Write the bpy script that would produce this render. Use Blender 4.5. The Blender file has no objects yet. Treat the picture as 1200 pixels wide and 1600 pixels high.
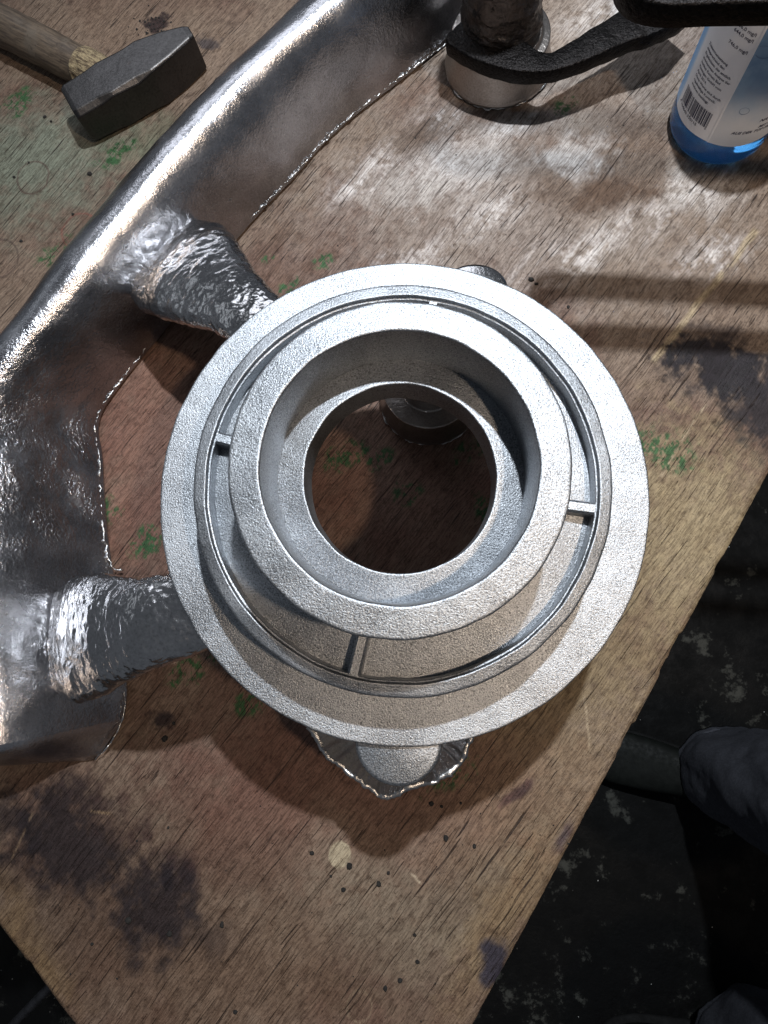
import bpy, bmesh, math, random
import numpy as np
from mathutils import Vector, Matrix, noise
random.seed(7)
S = bpy.context.scene
C = S.collection
rad = math.radians

# ------------------------------------------------------------------ camera
CAMH = 0.662                     # metres above the bench top
F = 1111.0                       # focal length in pixels of the 1200 x 1600 photograph
NAD = (700.0, 1005.0)            # pixel straight below the phone
zc = -Vector(((NAD[0]-600)/F, -(NAD[1]-800)/F, -1)).normalized()
yc = (Vector((0, 1, 0)) - zc*zc.y).normalized()
xc = yc.cross(zc)
M3 = Matrix((xc, yc, zc))
CAM = Vector((0, 0, CAMH))
cd = bpy.data.cameras.new('camera')
cam = bpy.data.objects.new('camera', cd); C.objects.link(cam)
cd.sensor_fit = 'VERTICAL'; cd.sensor_height = 32.0; cd.lens = 32.0*F/1600
cd.clip_start = 0.01; cd.clip_end = 50
cam.matrix_world = Matrix.Translation(CAM) @ M3.to_4x4()
S.camera = cam

def W(px, py, z=0.0):
    """world point at height z seen at a photograph pixel"""
    d = M3 @ Vector(((px-600)/F, -(py-800)/F, -1))
    return CAM + d*((z-CAMH)/d.z)

# ------------------------------------------------------------------ light
world = bpy.data.worlds.new('World'); S.world = world; world.use_nodes = True
bg = world.node_tree.nodes['Background']
bg.inputs[0].default_value = (0.80, 0.88, 1.0, 1); bg.inputs[1].default_value = 0.12

RC = Vector((-0.0327, 0.103, 0.172))   # centre of the flange
def lamp(name, loc, target, energy, color, size, size_y=None):
    l = bpy.data.lights.new(name, 'AREA'); l.energy = energy; l.color = color
    if size_y: l.shape = 'RECTANGLE'; l.size = size; l.size_y = size_y
    else: l.shape = 'DISK'; l.size = size
    o = bpy.data.objects.new(name, l); C.objects.link(o)
    o.location = loc
    o.rotation_euler = (Vector(target)-Vector(loc)).to_track_quat('-Z', 'Y').to_euler()
    return o
def spot(name, loc, target, energy, color, radius, size, blend):
    l = bpy.data.lights.new(name, 'SPOT'); l.energy = energy; l.color = color
    l.shadow_soft_size = radius; l.spot_size = rad(size); l.spot_blend = blend
    o = bpy.data.objects.new(name, l); C.objects.link(o); o.location = loc
    o.rotation_euler = (Vector(target)-Vector(loc)).to_track_quat('-Z', 'Y').to_euler()
    return o
spot('work_lamp', (RC.x+0.22, RC.y+0.57, 1.5), (RC.x+.10, RC.y+.14, 0), 118, (0.88, 0.94, 1.0), 0.022, 68, 0.9)
spot('warm_lamp', (RC.x+0.66, RC.y-0.26, 1.6), (RC.x+.05, RC.y+.12, 0), 40, (1.0, 0.78, 0.58), 0.035, 66, 0.9)
lamp('highlight_lamp', (RC.x-0.45, RC.y+1.45, 1.25), (RC.x-0.2, RC.y+.2, 0.15), 6, (0.88, 0.92, 1.0), 1.2, 0.55)  # this and the next: unseen soft lamps added for the bar's long highlights
lamp('highlight_lamp', (RC.x-1.60, RC.y+0.65, 0.75), (RC.x-0.3, RC.y, 0.15), 0.7, (0.88, 0.94, 1.0), 1.2, 0.25)

S.view_settings.view_transform = 'Standard'; S.view_settings.look = 'None'
S.view_settings.exposure = 0.1; S.view_settings.gamma = 1.0
S.view_settings.use_curve_mapping = False

# ------------------------------------------------------------------ node helpers
class NT:
    def __init__(s, name):
        s.m = bpy.data.materials.new(name); s.m.use_nodes = True
        s.t = s.m.node_tree; s.n = s.t.nodes; s.l = s.t.links
        s.b = s.n['Principled BSDF']
    def node(s, typ, **kw):
        n = s.n.new(typ)
        for k, v in kw.items(): setattr(n, k, v)
        return n
    def put(s, sock, v):
        if v is None: return
        if isinstance(v, bpy.types.NodeSocket): s.l.new(v, sock)
        else:
            if isinstance(v, (tuple, list)) and len(v) == 3 and sock.type == 'RGBA': v = (*v, 1)
            sock.default_value = v
    def math(s, op, a, b=None, c=None, clamp=False):
        n = s.node('ShaderNodeMath', operation=op); n.use_clamp = clamp
        for i, v in enumerate((a, b, c)): s.put(n.inputs[i], v)
        return n.outputs[0]
    def vmath(s, op, a, b=None, scale=None):
        n = s.node('ShaderNodeVectorMath', operation=op)
        s.put(n.inputs[0], a); s.put(n.inputs[1], b)
        if scale is not None: s.put(n.inputs['Scale'], scale)
        return n.outputs['Value'] if op in ('LENGTH', 'DOT_PRODUCT', 'DISTANCE') else n.outputs[0]
    def coord(s, kind='Object'):
        return s.node('ShaderNodeTexCoord').outputs[kind]
    def mapping(s, v, loc=(0,0,0), rot=(0,0,0), scale=(1,1,1), typ='POINT'):
        n = s.node('ShaderNodeMapping', vector_type=typ)
        s.put(n.inputs['Vector'], v); n.inputs['Location'].default_value = loc
        n.inputs['Rotation'].default_value = rot; n.inputs['Scale'].default_value = scale
        return n.outputs[0]
    def noise(s, v, scale, detail=4, rough=0.55, dist=0.0, color=False):
        n = s.node('ShaderNodeTexNoise')
        s.put(n.inputs['Vector'], v); n.inputs['Scale'].default_value = scale
        n.inputs['Detail'].default_value = detail; n.inputs['Roughness'].default_value = rough
        n.inputs['Distortion'].default_value = dist
        return n.outputs['Color' if color else 'Fac']
    def voro(s, v, scale, feature='F1', out='Distance'):
        n = s.node('ShaderNodeTexVoronoi', feature=feature)
        s.put(n.inputs['Vector'], v); n.inputs['Scale'].default_value = scale
        return n.outputs[out]
    def rng(s, v, a, b, c=0.0, d=1.0, smooth=True):
        n = s.node('ShaderNodeMapRange', interpolation_type='SMOOTHSTEP' if smooth else 'LINEAR')
        s.put(n.inputs[0], v)
        for i, x in enumerate((a, b, c, d)): s.put(n.inputs[i+1], x)
        return n.outputs[0]
    def mix(s, f, a, b, blend='MIX'):
        n = s.node('ShaderNodeMix', data_type='RGBA', blend_type=blend)
        s.put(n.inputs[0], f); s.put(n.inputs[6], a); s.put(n.inputs[7], b)
        return n.outputs[2]
    def ramp(s, f, stops):
        n = s.node('ShaderNodeValToRGB'); e = n.color_ramp.elements
        while len(e) < len(stops): e.new(0.5)
        for x, (p, c) in zip(e, stops): x.position = p; x.color = (*c, 1)
        s.put(n.inputs[0], f); return n.outputs[0]
    def bump(s, h, strength, dist, nrm=None):
        n = s.node('ShaderNodeBump'); n.inputs['Strength'].default_value = strength
        n.inputs['Distance'].default_value = dist; s.put(n.inputs['Height'], h)
        if nrm is not None: s.put(n.inputs['Normal'], nrm)
        return n.outputs[0]
    def out(s, color=None, rough=None, metal=None, normal=None, **kw):
        s.put(s.b.inputs['Base Color'], color); s.put(s.b.inputs['Roughness'], rough)
        s.put(s.b.inputs['Metallic'], metal); s.put(s.b.inputs['Normal'], normal)
        for k, v in kw.items(): s.put(s.b.inputs[k.replace('_', ' ')], v)
        return s.m

MAT = {}
def simple(name, col, rough=0.5, metal=0.0, var=0.25, sc=60.0, bump=0.2, dist=0.0005):
    t = NT(name); v = t.coord()
    n = t.noise(v, sc, 6)
    c = t.mix(t.rng(n, 0.3, 0.7), tuple(x*(1-var) for x in col), tuple(min(1, x*(1+var)) for x in col))
    MAT[name] = t.out(c, t.rng(t.noise(v, sc*1.7, 3), 0.2, 0.8, rough*0.8, min(1, rough*1.2)), metal,
                      t.bump(t.noise(v, sc*4, 6), bump, dist))
    return MAT[name]

def metal(name, col, rough, grain_scale, grain_h, coarse_scale=0, coarse_h=0, dark=(0.05, 0.045, 0.04), dirt=0.62, var=0.12, speck=0.3, patch=0):
    """cast aluminium: sand texture, coarser lumps, dark pits and oxide"""
    t = NT(name); v = t.coord()
    big = t.noise(v, 22, 4)
    fine = t.noise(v, grain_scale, 3, 0.6)
    c = t.mix(t.rng(big, 0.3, 0.7), tuple(x*(1-var) for x in col), tuple(min(1, x*(1+var)) for x in col))
    c = t.mix(t.math('MULTIPLY', t.rng(fine, 0.48, 0.34), speck), c, tuple(x*0.3 for x in col))
    c = t.mix(t.math('MULTIPLY', t.rng(fine, 0.52, 0.66), speck), c, tuple(min(.95, x*1.5) for x in col))
    pit = t.rng(t.noise(v, 95, 5, 0.75), dirt, dirt+0.06)
    c = t.mix(pit, c, dark)
    r = t.math('ADD', t.rng(big, 0.25, 0.75, rough-0.04, rough+0.05), t.math('MULTIPLY', pit, 0.3))
    nrm = None
    if coarse_scale:
        nrm = t.bump(t.noise(v, coarse_scale, 3, 0.5, 0.2), 1.0, coarse_h)
    if patch:   # areas where the mould sand broke up: coarse pebbling
        pm = t.math('MULTIPLY', t.rng(t.vmath('DISTANCE', v, tuple(W(60, 690, .08))), .14, .05), t.rng(t.noise(v, 30, 3), .35, .6))
        nrm = t.bump(t.math('MULTIPLY', t.noise(v, 330, 3, 0.6), pm), 1.0, patch, nrm)
    nrm = t.bump(fine, 1.0, grain_h, nrm)
    MAT[name] = t.out(c, r, t.math('SUBTRACT', 1.0, t.math('MULTIPLY', pit, 0.7)), nrm)
    return MAT[name]

metal('ring_metal', (0.29, 0.305, 0.325), 0.45, 980, 0.00034, 260, 0.00015, dirt=0.72, speck=0.8, var=.22)
metal('runner_metal', (0.38, 0.38, 0.40), 0.245, 520, 0.00030, 230, 0.00028, dirt=0.675, var=.25, patch=0.0017)
metal('gate_metal', (0.44, 0.435, 0.44), 0.17, 420, 0.00022, 0, 0, dirt=0.78)
metal('flash_metal', (0.50, 0.50, 0.50), 0.36, 700, 0.0004, 0, 0, dirt=0.72)
metal('sprue_metal', (0.11, 0.095, 0.088), 0.38, 420, 0.0008, 120, 0.0015, dark=(.01, .008, .007), dirt=0.54)
metal('well_metal', (0.34, 0.31, 0.29), 0.34, 600, 0.0003, 180, 0.0004, dirt=0.70)
metal('shaded_casting', (0.014, 0.013, 0.013), 0.45, 500, 0.0008, 200, 0.001, dark=(.004, .004, .004), dirt=0.62, speck=0.8)  # same cast metal, the dark of its unlit walls put into the colour
metal('hammer_steel', (0.075, 0.072, 0.072), 0.40, 420, 0.00015, 60, 0.0006, dark=(0.10, 0.045, 0.02), dirt=0.70)
simple('person_cloth', (0.052, 0.054, 0.064), 0.9, sc=300, bump=0.5, dist=0.001)
simple('person_shoe', (0.007, 0.008, 0.007), 0.6, sc=90)
simple('shoe_sole', (0.01, 0.01, 0.01), 0.8)
simple('steel_tube', (0.10, 0.10, 0.11), 0.4, 0.9)
simple('bench_frame', (0.02, 0.02, 0.022), 0.6, 0.3)
simple('black_crumb', (0.008, 0.007, 0.006), 0.9)
simple('print_ink', (0.012, 0.015, 0.06), 0.6, var=0.1)
simple('cap_plastic', (0.05, 0.16, 0.45), 0.35, var=0.05)

# ------------------------------------------------------------------ mesh helpers
def mesh_obj(name, verts, faces, mat, parent=None, smooth=True, sharp=None):
    me = bpy.data.meshes.new(name)
    me.from_pydata([tuple(v) for v in verts], [], faces); me.update()
    bm = bmesh.new(); bm.from_mesh(me); bmesh.ops.recalc_face_normals(bm, faces=bm.faces); bm.to_mesh(me); bm.free()
    if smooth:
        me.polygons.foreach_set('use_smooth', [True]*len(me.polygons))
        if sharp: me.set_sharp_from_angle(angle=rad(sharp))
    if mat: me.materials.append(MAT[mat] if isinstance(mat, str) else mat)
    o = bpy.data.objects.new(name, me); C.objects.link(o)
    if parent is not None:
        o.parent = parent; o.matrix_parent_inverse = parent.matrix_world.inverted()
    return o
def tag(o, label=None, cat=None, group=None, kind=None):
    for k, v in (('label', label), ('category', cat), ('group', group), ('kind', kind)):
        if v: o[k] = v
    return o
def empty(name, loc):
    o = bpy.data.objects.new(name, None); C.objects.link(o)
    o.location = loc; o.empty_display_size = 0.02
    o.matrix_world = Matrix.Translation(loc)
    return o
def nz(p, scale, off=0.0):
    return noise.noise(Vector((p[0]*scale+off, p[1]*scale+off*1.7, p[2]*scale-off)))
def fbm(p, scale, off=0.0, octv=4):
    return noise.fractal(Vector((p[0]*scale+off, p[1]*scale+off*1.7, p[2]*scale-off)), 1.0, 2.0, octv)
def rough_up(o, amps):
    """displace along the normals by fractal noise: amps = [(scale, height)]"""
    me = o.data
    co = [v.co.copy() for v in me.vertices]; no = [v.normal.copy() for v in me.vertices]
    for i, v in enumerate(me.vertices):
        d = sum(h*fbm(co[i], s, k*3.1) for k, (s, h) in enumerate(amps))
        v.co = co[i] + no[i]*d
    me.update()
def fillet(pts, r, seg=3, closed=True, hold=False):
    out = []
    n = len(pts)
    for i, p in enumerate(pts):
        p = Vector((*p[:2], 0)) if len(p) == 2 else Vector((p[0], p[1], 0))
        if not closed and i in (0, n-1): out.append((p.x, p.y)); continue
        rr = pts[i][2] if len(pts[i]) > 2 else r
        a = Vector((*pts[i-1][:2], 0)); b = Vector((*pts[(i+1) % n][:2], 0))
        u = a-p; w = b-p
        k = min(rr, u.length*0.45, w.length*0.45)
        p0 = p+u.normalized()*k; p1 = p+w.normalized()*k
        kk = min(.8, u.length*0.08, w.length*0.08) if hold else 0
        if kk: q = p0+u.normalized()*kk; out.append((q.x, q.y))
        for j in range(seg+1):
            t = j/seg
            q = p0.lerp(p, t).lerp(p.lerp(p1, t), t)
            out.append((q.x, q.y))
        if kk: q = p1+w.normalized()*kk; out.append((q.x, q.y))
    return out
def lathe(name, prof, c, mat, parent, seg=160, closed=True, a0=0.0, a1=2*math.pi, wob=0.0, sharp=None):
    full = abs(a1-a0-2*math.pi) < 1e-6
    n = len(prof); verts = []; faces = []
    rings = seg if full else seg+1
    for i in range(rings):
        a = a0+(a1-a0)*i/seg
        for r, z in prof:
            x, y = c[0]+r*math.cos(a), c[1]+r*math.sin(a)
            zz = c[2]+z
            if wob:
                k = 1+wob*nz((x, y, zz), 60)/max(r, 0.01)
                x, y = c[0]+r*k*math.cos(a), c[1]+r*k*math.sin(a); zz += wob*0.6*nz((x, y, zz), 75, 5)
            verts.append((x, y, zz))
    m = n if closed else n-1
    for i in range(seg):
        j = (i+1) % rings
        for k in range(m):
            l = (k+1) % n
            faces.append((i*n+k, j*n+k, j*n+l, i*n+l))
    if not full and closed:
        faces.append(tuple(range(n))); faces.append(tuple(range((rings-1)*n, rings*n)))
    return mesh_obj(name, verts, faces, mat, parent, sharp=sharp)
def catmull(pts, t):
    n = len(pts)-1; i = min(int(t), n-1); f = t-i
    p = lambda k: np.array(pts[max(0, min(n, k))], float)
    a, b, c, d = p(i-1), p(i), p(i+1), p(i+2)
    return 0.5*((2*b)+(c-a)*f+(2*a-5*b+4*c-d)*f*f+(3*b-a-3*c+d)*f**3)
def resample(pts, n):
    return [catmull(pts, (len(pts)-1)*i/(n-1)) for i in range(n)]
def loft(name, rings, mat, parent, caps=True, closed=True, sharp=None):
    n = len(rings[0]); verts = [tuple(p) for r in rings for p in r]; faces = []
    m = n if closed else n-1
    for i in range(len(rings)-1):
        for k in range(m):
            l = (k+1) % n
            faces.append((i*n+k, i*n+l, (i+1)*n+l, (i+1)*n+k))
    if caps:
        for base, r in ((0, rings[0]), ((len(rings)-1)*n, rings[-1])):
            c = sum((np.array(p, float) for p in r), np.zeros(3))/n
            verts.append(tuple(c)); ci = len(verts)-1
            for k in range(n): faces.append((base+k, base+(k+1) % n, ci))
    return mesh_obj(name, verts, faces, mat, parent, sharp=sharp)
def tube(name, path, radii, mat, parent, seg=24, nlen=40, flat=1.0, up=Vector((0, 0, 1))):
    """sweep an ellipse (flat = height/width) along a path of world points"""
    P = resample([tuple(p) for p in path], nlen); R = resample([(r,) for r in radii], nlen)
    rings = []
    for i in range(nlen):
        a = Vector(P[max(0, i-1)]); b = Vector(P[min(nlen-1, i+1)])
        d = (b-a).normalized(); s = d.cross(up).normalized(); u = s.cross(d)
        rings.append([Vector(P[i])+s*math.cos(t)*R[i][0]+u*math.sin(t)*R[i][0]*flat
                      for t in (2*math.pi*k/seg for k in range(seg))])
    return loft(name, rings, mat, parent)
def prism(name, outline, z0, z1, mat, parent, bevel=0.002, subdiv=0.004, z_fn=None):
    """outline (world xy) extruded z0..z1 with rounded rim, dense enough to be roughened"""
    P = [Vector((p[0], p[1])) for p in outline]
    dense = []
    for i, p in enumerate(P):
        q = P[(i+1) % len(P)]; k = max(1, int((q-p).length/subdiv))
        dense += [p.lerp(q, j/k) for j in range(k)]
    area = sum(dense[i].x*dense[(i+1) % len(dense)].y-dense[(i+1) % len(dense)].x*dense[i].y for i in range(len(dense)))
    if area < 0: dense.reverse()
    n = len(dense)
    nor = []
    for i in range(n):
        d = (dense[(i+1) % n]-dense[i-1]); nor.append(Vector((d.y, -d.x)).normalized())
    rows = []
    hgt = z1-z0
    for ins, z in ((bevel, z0), (0, z0+bevel), (0, z0+hgt*0.5), (0, z1-bevel), (bevel*0.3, z1-bevel*0.3), (bevel, z1)):
        rows.append([(dense[i].x-nor[i].x*ins, dense[i].y-nor[i].y*ins, z) for i in range(n)])
    verts = [v for r in rows for v in r]; faces = []
    for i in range(len(rows)-1):
        for k in range(n):
            faces.append((i*n+k, i*n+(k+1) % n, (i+1)*n+(k+1) % n, (i+1)*n+k))
    o = mesh_obj(name, verts, faces, mat, parent, sharp=50)
    bm = bmesh.new(); bm.from_mesh(o.data); bm.verts.ensure_lookup_table()
    for base in (0, (len(rows)-1)*n):
        bmesh.ops.triangle_fill(bm, edges=[bm.edges.get((bm.verts[base+k], bm.verts[base+(k+1) % n])) for k in range(n)], use_beauty=True)
    bmesh.ops.recalc_face_normals(bm, faces=bm.faces)
    for f in bm.faces: f.smooth = True
    bm.to_mesh(o.data); bm.free()
    if sharp_ok: o.data.set_sharp_from_angle(angle=rad(50))
    return o
sharp_ok = True

# ------------------------------------------------------------------ bench board
GR = rad(53)                      # grain direction in the bench plane
def hash2(ix, iy, seed):
    h = (ix.astype(np.int64)*374761393+iy.astype(np.int64)*668265263+seed*1442695041) & 0xffffffff
    h = ((h ^ (h >> 13))*1274126177) & 0xffffffff
    return ((h ^ (h >> 16)) & 0xffff)/65535.0
def vnoise(x, y, seed=0):
    ix, iy = np.floor(x), np.floor(y); fx, fy = x-ix, y-iy
    fx = fx*fx*fx*(fx*(fx*6-15)+10); fy = fy*fy*fy*(fy*(fy*6-15)+10)
    a, b_ = hash2(ix, iy, seed), hash2(ix+1, iy, seed); c_, d = hash2(ix, iy+1, seed), hash2(ix+1, iy+1, seed)
    return (a*(1-fx)+b_*fx)*(1-fy)+(c_*(1-fx)+d*fx)*fy
def vfbm(x, y, scale, octv=4, rough=0.55, seed=0):
    t = 0; amp = 1; tot = 0
    for o in range(octv):
        t = t+amp*vnoise(x*scale*2**o+o*17.3, y*scale*2**o-o*9.1, seed+o); tot += amp; amp *= rough
    return t/tot
def sstep(x, a, b_):
    k = np.clip((x-a)/(b_-a), 0, 1); return k*k*(3-2*k)
def stain_shade_colors(x, y):
    """colours of the worn board at world x, y: paint, scorch marks, chalky wear, painted dimming"""
    s = CAMH/F
    low = vfbm(x, y, 11, 5, seed=1); mott = vfbm(x, y, 85, 5, .7, seed=2)
    wx = x+(vfbm(x, y, 30, 4, seed=3)-.5)*.035; wy = y+(vfbm(x, y, 30, 4, seed=4)-.5)*.035
    gu = x*math.cos(GR)+y*math.sin(GR); gv = -x*math.sin(GR)+y*math.cos(GR)
    streak = vfbm(gu*9/40, gv*150/40, 40, 5, .6, seed=5)
    k = sstep(low, .35, .65)[:, None]
    c = np.array((0.175, 0.112, 0.086))*(1-k)+np.array((0.25, 0.192, 0.150))*k
    def blob(px, py, rx, ry, col, amt, rot=0, soft=.5, fr=.5, tex=None):
        nonlocal c
        p = W(px, py, 0); ca, sa = math.cos(rad(rot)), math.sin(rad(rot))
        kw = min(1, min(rx, ry)/45); dx, dy = x+(wx-x)*kw-p.x, y+(wy-y)*kw-p.y
        d = np.hypot((dx*ca+dy*sa)/(rx*s), (-dx*sa+dy*ca)/(ry*s))+(mott-.5)*fr*2
        m = amt*sstep(-d, -(1+soft*.5), -(1-soft))
        if tex is not None: m = m*tex
        c = c*(1-m[:, None])+np.array(col)*m[:, None]
    grey = (0.46, 0.425, 0.395); pale = (0.95, 0.95, 0.97); olive = (0.30, 0.24, 0.14)
    tan = (0.27, 0.185, 0.095); burn = (0.022, 0.018, 0.023); red = (0.235, 0.115, 0.088); green = (0.035, 0.13, 0.045)
    dust = sstep(mott+.5*streak, .6, .95)
    # broad zones of the worn surface, ending with painted dimming at near left
    blob(820, 300, 360, 230, grey, 0.62, soft=0.9)
    blob(950, 60, 330, 160, grey, 0.6, soft=0.8)
    blob(180, 60, 300, 130, (0.29, 0.22, 0.165), 0.7, soft=0.8)
    blob(290, 650, 220, 280, red, 0.45, soft=0.9)
    blob(50, 250, 190, 140, (0.21, 0.255, 0.205), 0.85, soft=0.8)
    blob(240, 220, 110, 60, (0.16, 0.20, 0.14), 0.6, soft=0.8)
    blob(640, 760, 260, 230, red, 0.55, soft=0.8)
    blob(900, 990, 170, 330, olive, 0.75, rot=-35, soft=0.8)
    blob(1080, 820, 140, 170, (0.37, 0.305, 0.19), 0.85, soft=0.8)
    blob(640, 1380, 240, 170, (0.26, 0.235, 0.18), 0.6, soft=0.9)
    blob(840, 1300, 110, 170, (0.27, 0.225, 0.145), 0.6, rot=-30, soft=0.8)
    blob(50, 1480, 110, 40, (0.36, 0.25, 0.11), 0.75, rot=-50, soft=0.8)
    blob(330, 1500, 220, 120, (0.185, 0.115, 0.075), 0.5, soft=0.9)
    blob(790, 1440, 40, 150, tan, 0.5, rot=-30, soft=0.9)
    blob(150, 1400, 260, 180, (0.125, 0.085, 0.062), 0.8, soft=0.9)  # this and next two: near-left fall-off of light painted into the colour
    blob(420, 1160, 260, 110, (0.14, 0.085, 0.068), 0.65, soft=0.9)
    blob(420, 1540, 200, 60, (0.15, 0.10, 0.07), 0.5, soft=0.9)
    # chalky wear
    for a in ((700, 265, 95, 55), (905, 240, 75, 38), (600, 250, 70, 36), (1010, 330, 60, 30), (800, 200, 80, 26), (690, 180, 50, 30), (1120, 400, 70, 40), (770, 330, 70, 40), (1060, 300, 60, 30), (900, 395, 150, 40), (560, 300, 60, 30), (950, 20, 90, 40), (640, 410, 90, 30), (1100, 300, 60, 50)):
        blob(*a, pale, 0.85, rot=20, soft=0.9, fr=0.9, tex=dust)
    blob(715, 262, 120, 55, (.62, .61, .61), .6, rot=12, soft=.9, fr=.8)
    blob(640, 300, 80, 40, (.56, .55, .54), .5, rot=12, soft=.9, fr=.8)
    blob(1080, 300, 70, 40, (.56, .55, .54), .5, rot=12, soft=.9, fr=.8)
    # dark stains
    blob(935, 262, 125, 88, (0.17, 0.12, 0.09), 0.75, rot=15, soft=0.35, fr=0.4)
    blob(905, 238, 66, 38, (.70, .70, .71), 0.75, rot=10, soft=0.8, fr=0.9)
    blob(955, 300, 70, 34, (0.12, 0.075, 0.05), 0.8, rot=10, soft=0.7, fr=0.9)
    blob(655, 215, 62, 34, (0.14, 0.10, 0.075), 0.75, rot=50, soft=0.8)
    blob(1000, 190, 90, 26, (0.15, 0.10, 0.075), 0.55, rot=-20, soft=0.8)
    blob(1125, 575, 95, 52, burn, 1.0, rot=-22, soft=0.4, fr=0.7)
    blob(1180, 630, 60, 70, burn, 0.95, rot=-10, soft=0.5, fr=0.7)
    blob(1120, 520, 60, 16, (0.08, 0.06, 0.055), 0.7, rot=-10, soft=0.7)
    blob(110, 1320, 115, 88, burn, 0.88, rot=-25, soft=0.6, fr=0.6)
    blob(20, 1290, 60, 40, burn, 0.7, soft=0.7, fr=0.7)
    blob(245, 1420, 68, 84, burn, 0.88, rot=-10, soft=0.55, fr=0.6)
    blob(295, 1366, 13, 18, burn, 0.95, soft=0.4, fr=0.3)
    blob(262, 1372, 12, 22, burn, 0.9, soft=0.4, fr=0.3)
    blob(320, 1465, 60, 30, burn, 0.5, soft=0.8)
    blob(810, 1237, 32, 9, (0.02, 0.02, 0.028), 0.95, rot=33, soft=0.4, fr=0.4)
    blob(772, 1502, 20, 34, (0.035, 0.035, 0.06), 0.95, rot=-25, soft=0.4, fr=0.4)
    blob(880, 1305, 10, 26, (0.04, 0.035, 0.06), 0.8, rot=-30, soft=0.6)
    blob(885, 880, 8, 36, (0.06, 0.05, 0.05), 0.5, rot=-30, soft=0.8)
    blob(250, 1125, 22, 15, burn, 0.9, soft=0.5, fr=1.2)
    blob(247, 38, 26, 20, (0.03, 0.015, 0.015), 0.95, soft=0.4, fr=1.4)
    blob(325, 65, 26, 16, (0.05, 0.045, 0.055), 0.8, rot=-15, soft=0.4, fr=0.8)
    blob(600, 1230, 340, 140, red, 0.5, soft=0.9)
    blob(230, 700, 110, 220, red, 0.5, soft=0.9)
    # green paint left in the pores
    gt = sstep(vfbm(gu*110/100, gv*170/100, 130, 5, .75, seed=6), .48, .54)
    for a in ((545, 715, 42, 24), (590, 722, 30, 24), (640, 768, 26, 20), (735, 705, 34, 26), (1040, 706, 36, 42), (505, 408, 26, 14), (445, 450, 24, 14), (235, 850, 40, 26), (185, 238, 48, 18), (390, 1095, 26, 16), (95, 395, 44, 26), (300, 1040, 40, 22), (170, 800, 24, 26), (700, 1215, 40, 22), (420, 402, 16, 10), (880, 165, 30, 16), (25, 160, 40, 30), (760, 800, 14, 40)):
        blob(*a, green, 0.92, rot=30, soft=0.4, fr=0.8, tex=gt)
    # spots of filler, pencil rings and pale scored lines
    lx = x+(vfbm(x, y, 40, 3, seed=7)-.5)*.004; ly = y+(vfbm(x, y, 40, 3, seed=8)-.5)*.004
    for px, py, r, col, amt, ring in ((530, 1335, 17, (0.50, 0.45, 0.33), .85, 0), (560, 1572, 18, (0.33, 0.27, 0.19), .6, 1), (52, 277, 30, (0.09, 0.04, 0.035), .7, 1), (125, 362, 32, (0.25, 0.06, 0.05), .5, 1), (0, 405, 34, (0.05, 0.03, 0.03), .6, 1)):
        p = W(px, py, 0); d = np.hypot((lx-p.x)/(r*s), (ly-p.y)/(r*s*1.1))
        m = amt*(sstep(-np.abs(d-1), -.08, -.01) if ring else sstep(-d, -1.06, -.94))
        c = c*(1-m[:, None])+np.array(col)*m[:, None]
    for a, b_, w, col, amt in (((1020, 565), (1182, 358), 6, (0.50, 0.42, 0.28), .75), ((1030, 748), (1102, 632), 2, (0.5, 0.42, 0.3), .8), ((912, 1085), (922, 1175), 2, (0.5, 0.42, 0.3), .6), ((640, 1365), (665, 1388), 1.8, (0.6, 0.52, 0.4), .9), ((0, 1378), (52, 1270), 2, (0.4, 0.3, 0.2), .4), ((140, 1266), (175, 1270), 2, (0.45, 0.33, 0.2), .6)):
        A, B = W(*a), W(*b_); L_ = (B-A).length; ux, uy = (B.x-A.x)/L_, (B.y-A.y)/L_
        al = (lx-A.x)*ux+(ly-A.y)*uy; ac = np.abs(-(lx-A.x)*uy+(ly-A.y)*ux)
        m = amt*sstep(-ac, -w*s*1.2, -w*s*.5)*sstep(al, -.002, .004)*sstep(-al, -L_-.002, -L_+.004)*sstep(mott, .3, .5)
        c = c*(1-m[:, None])+np.array(col)*m[:, None]
    return c*np.array((.77, .735, .70))
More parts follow.
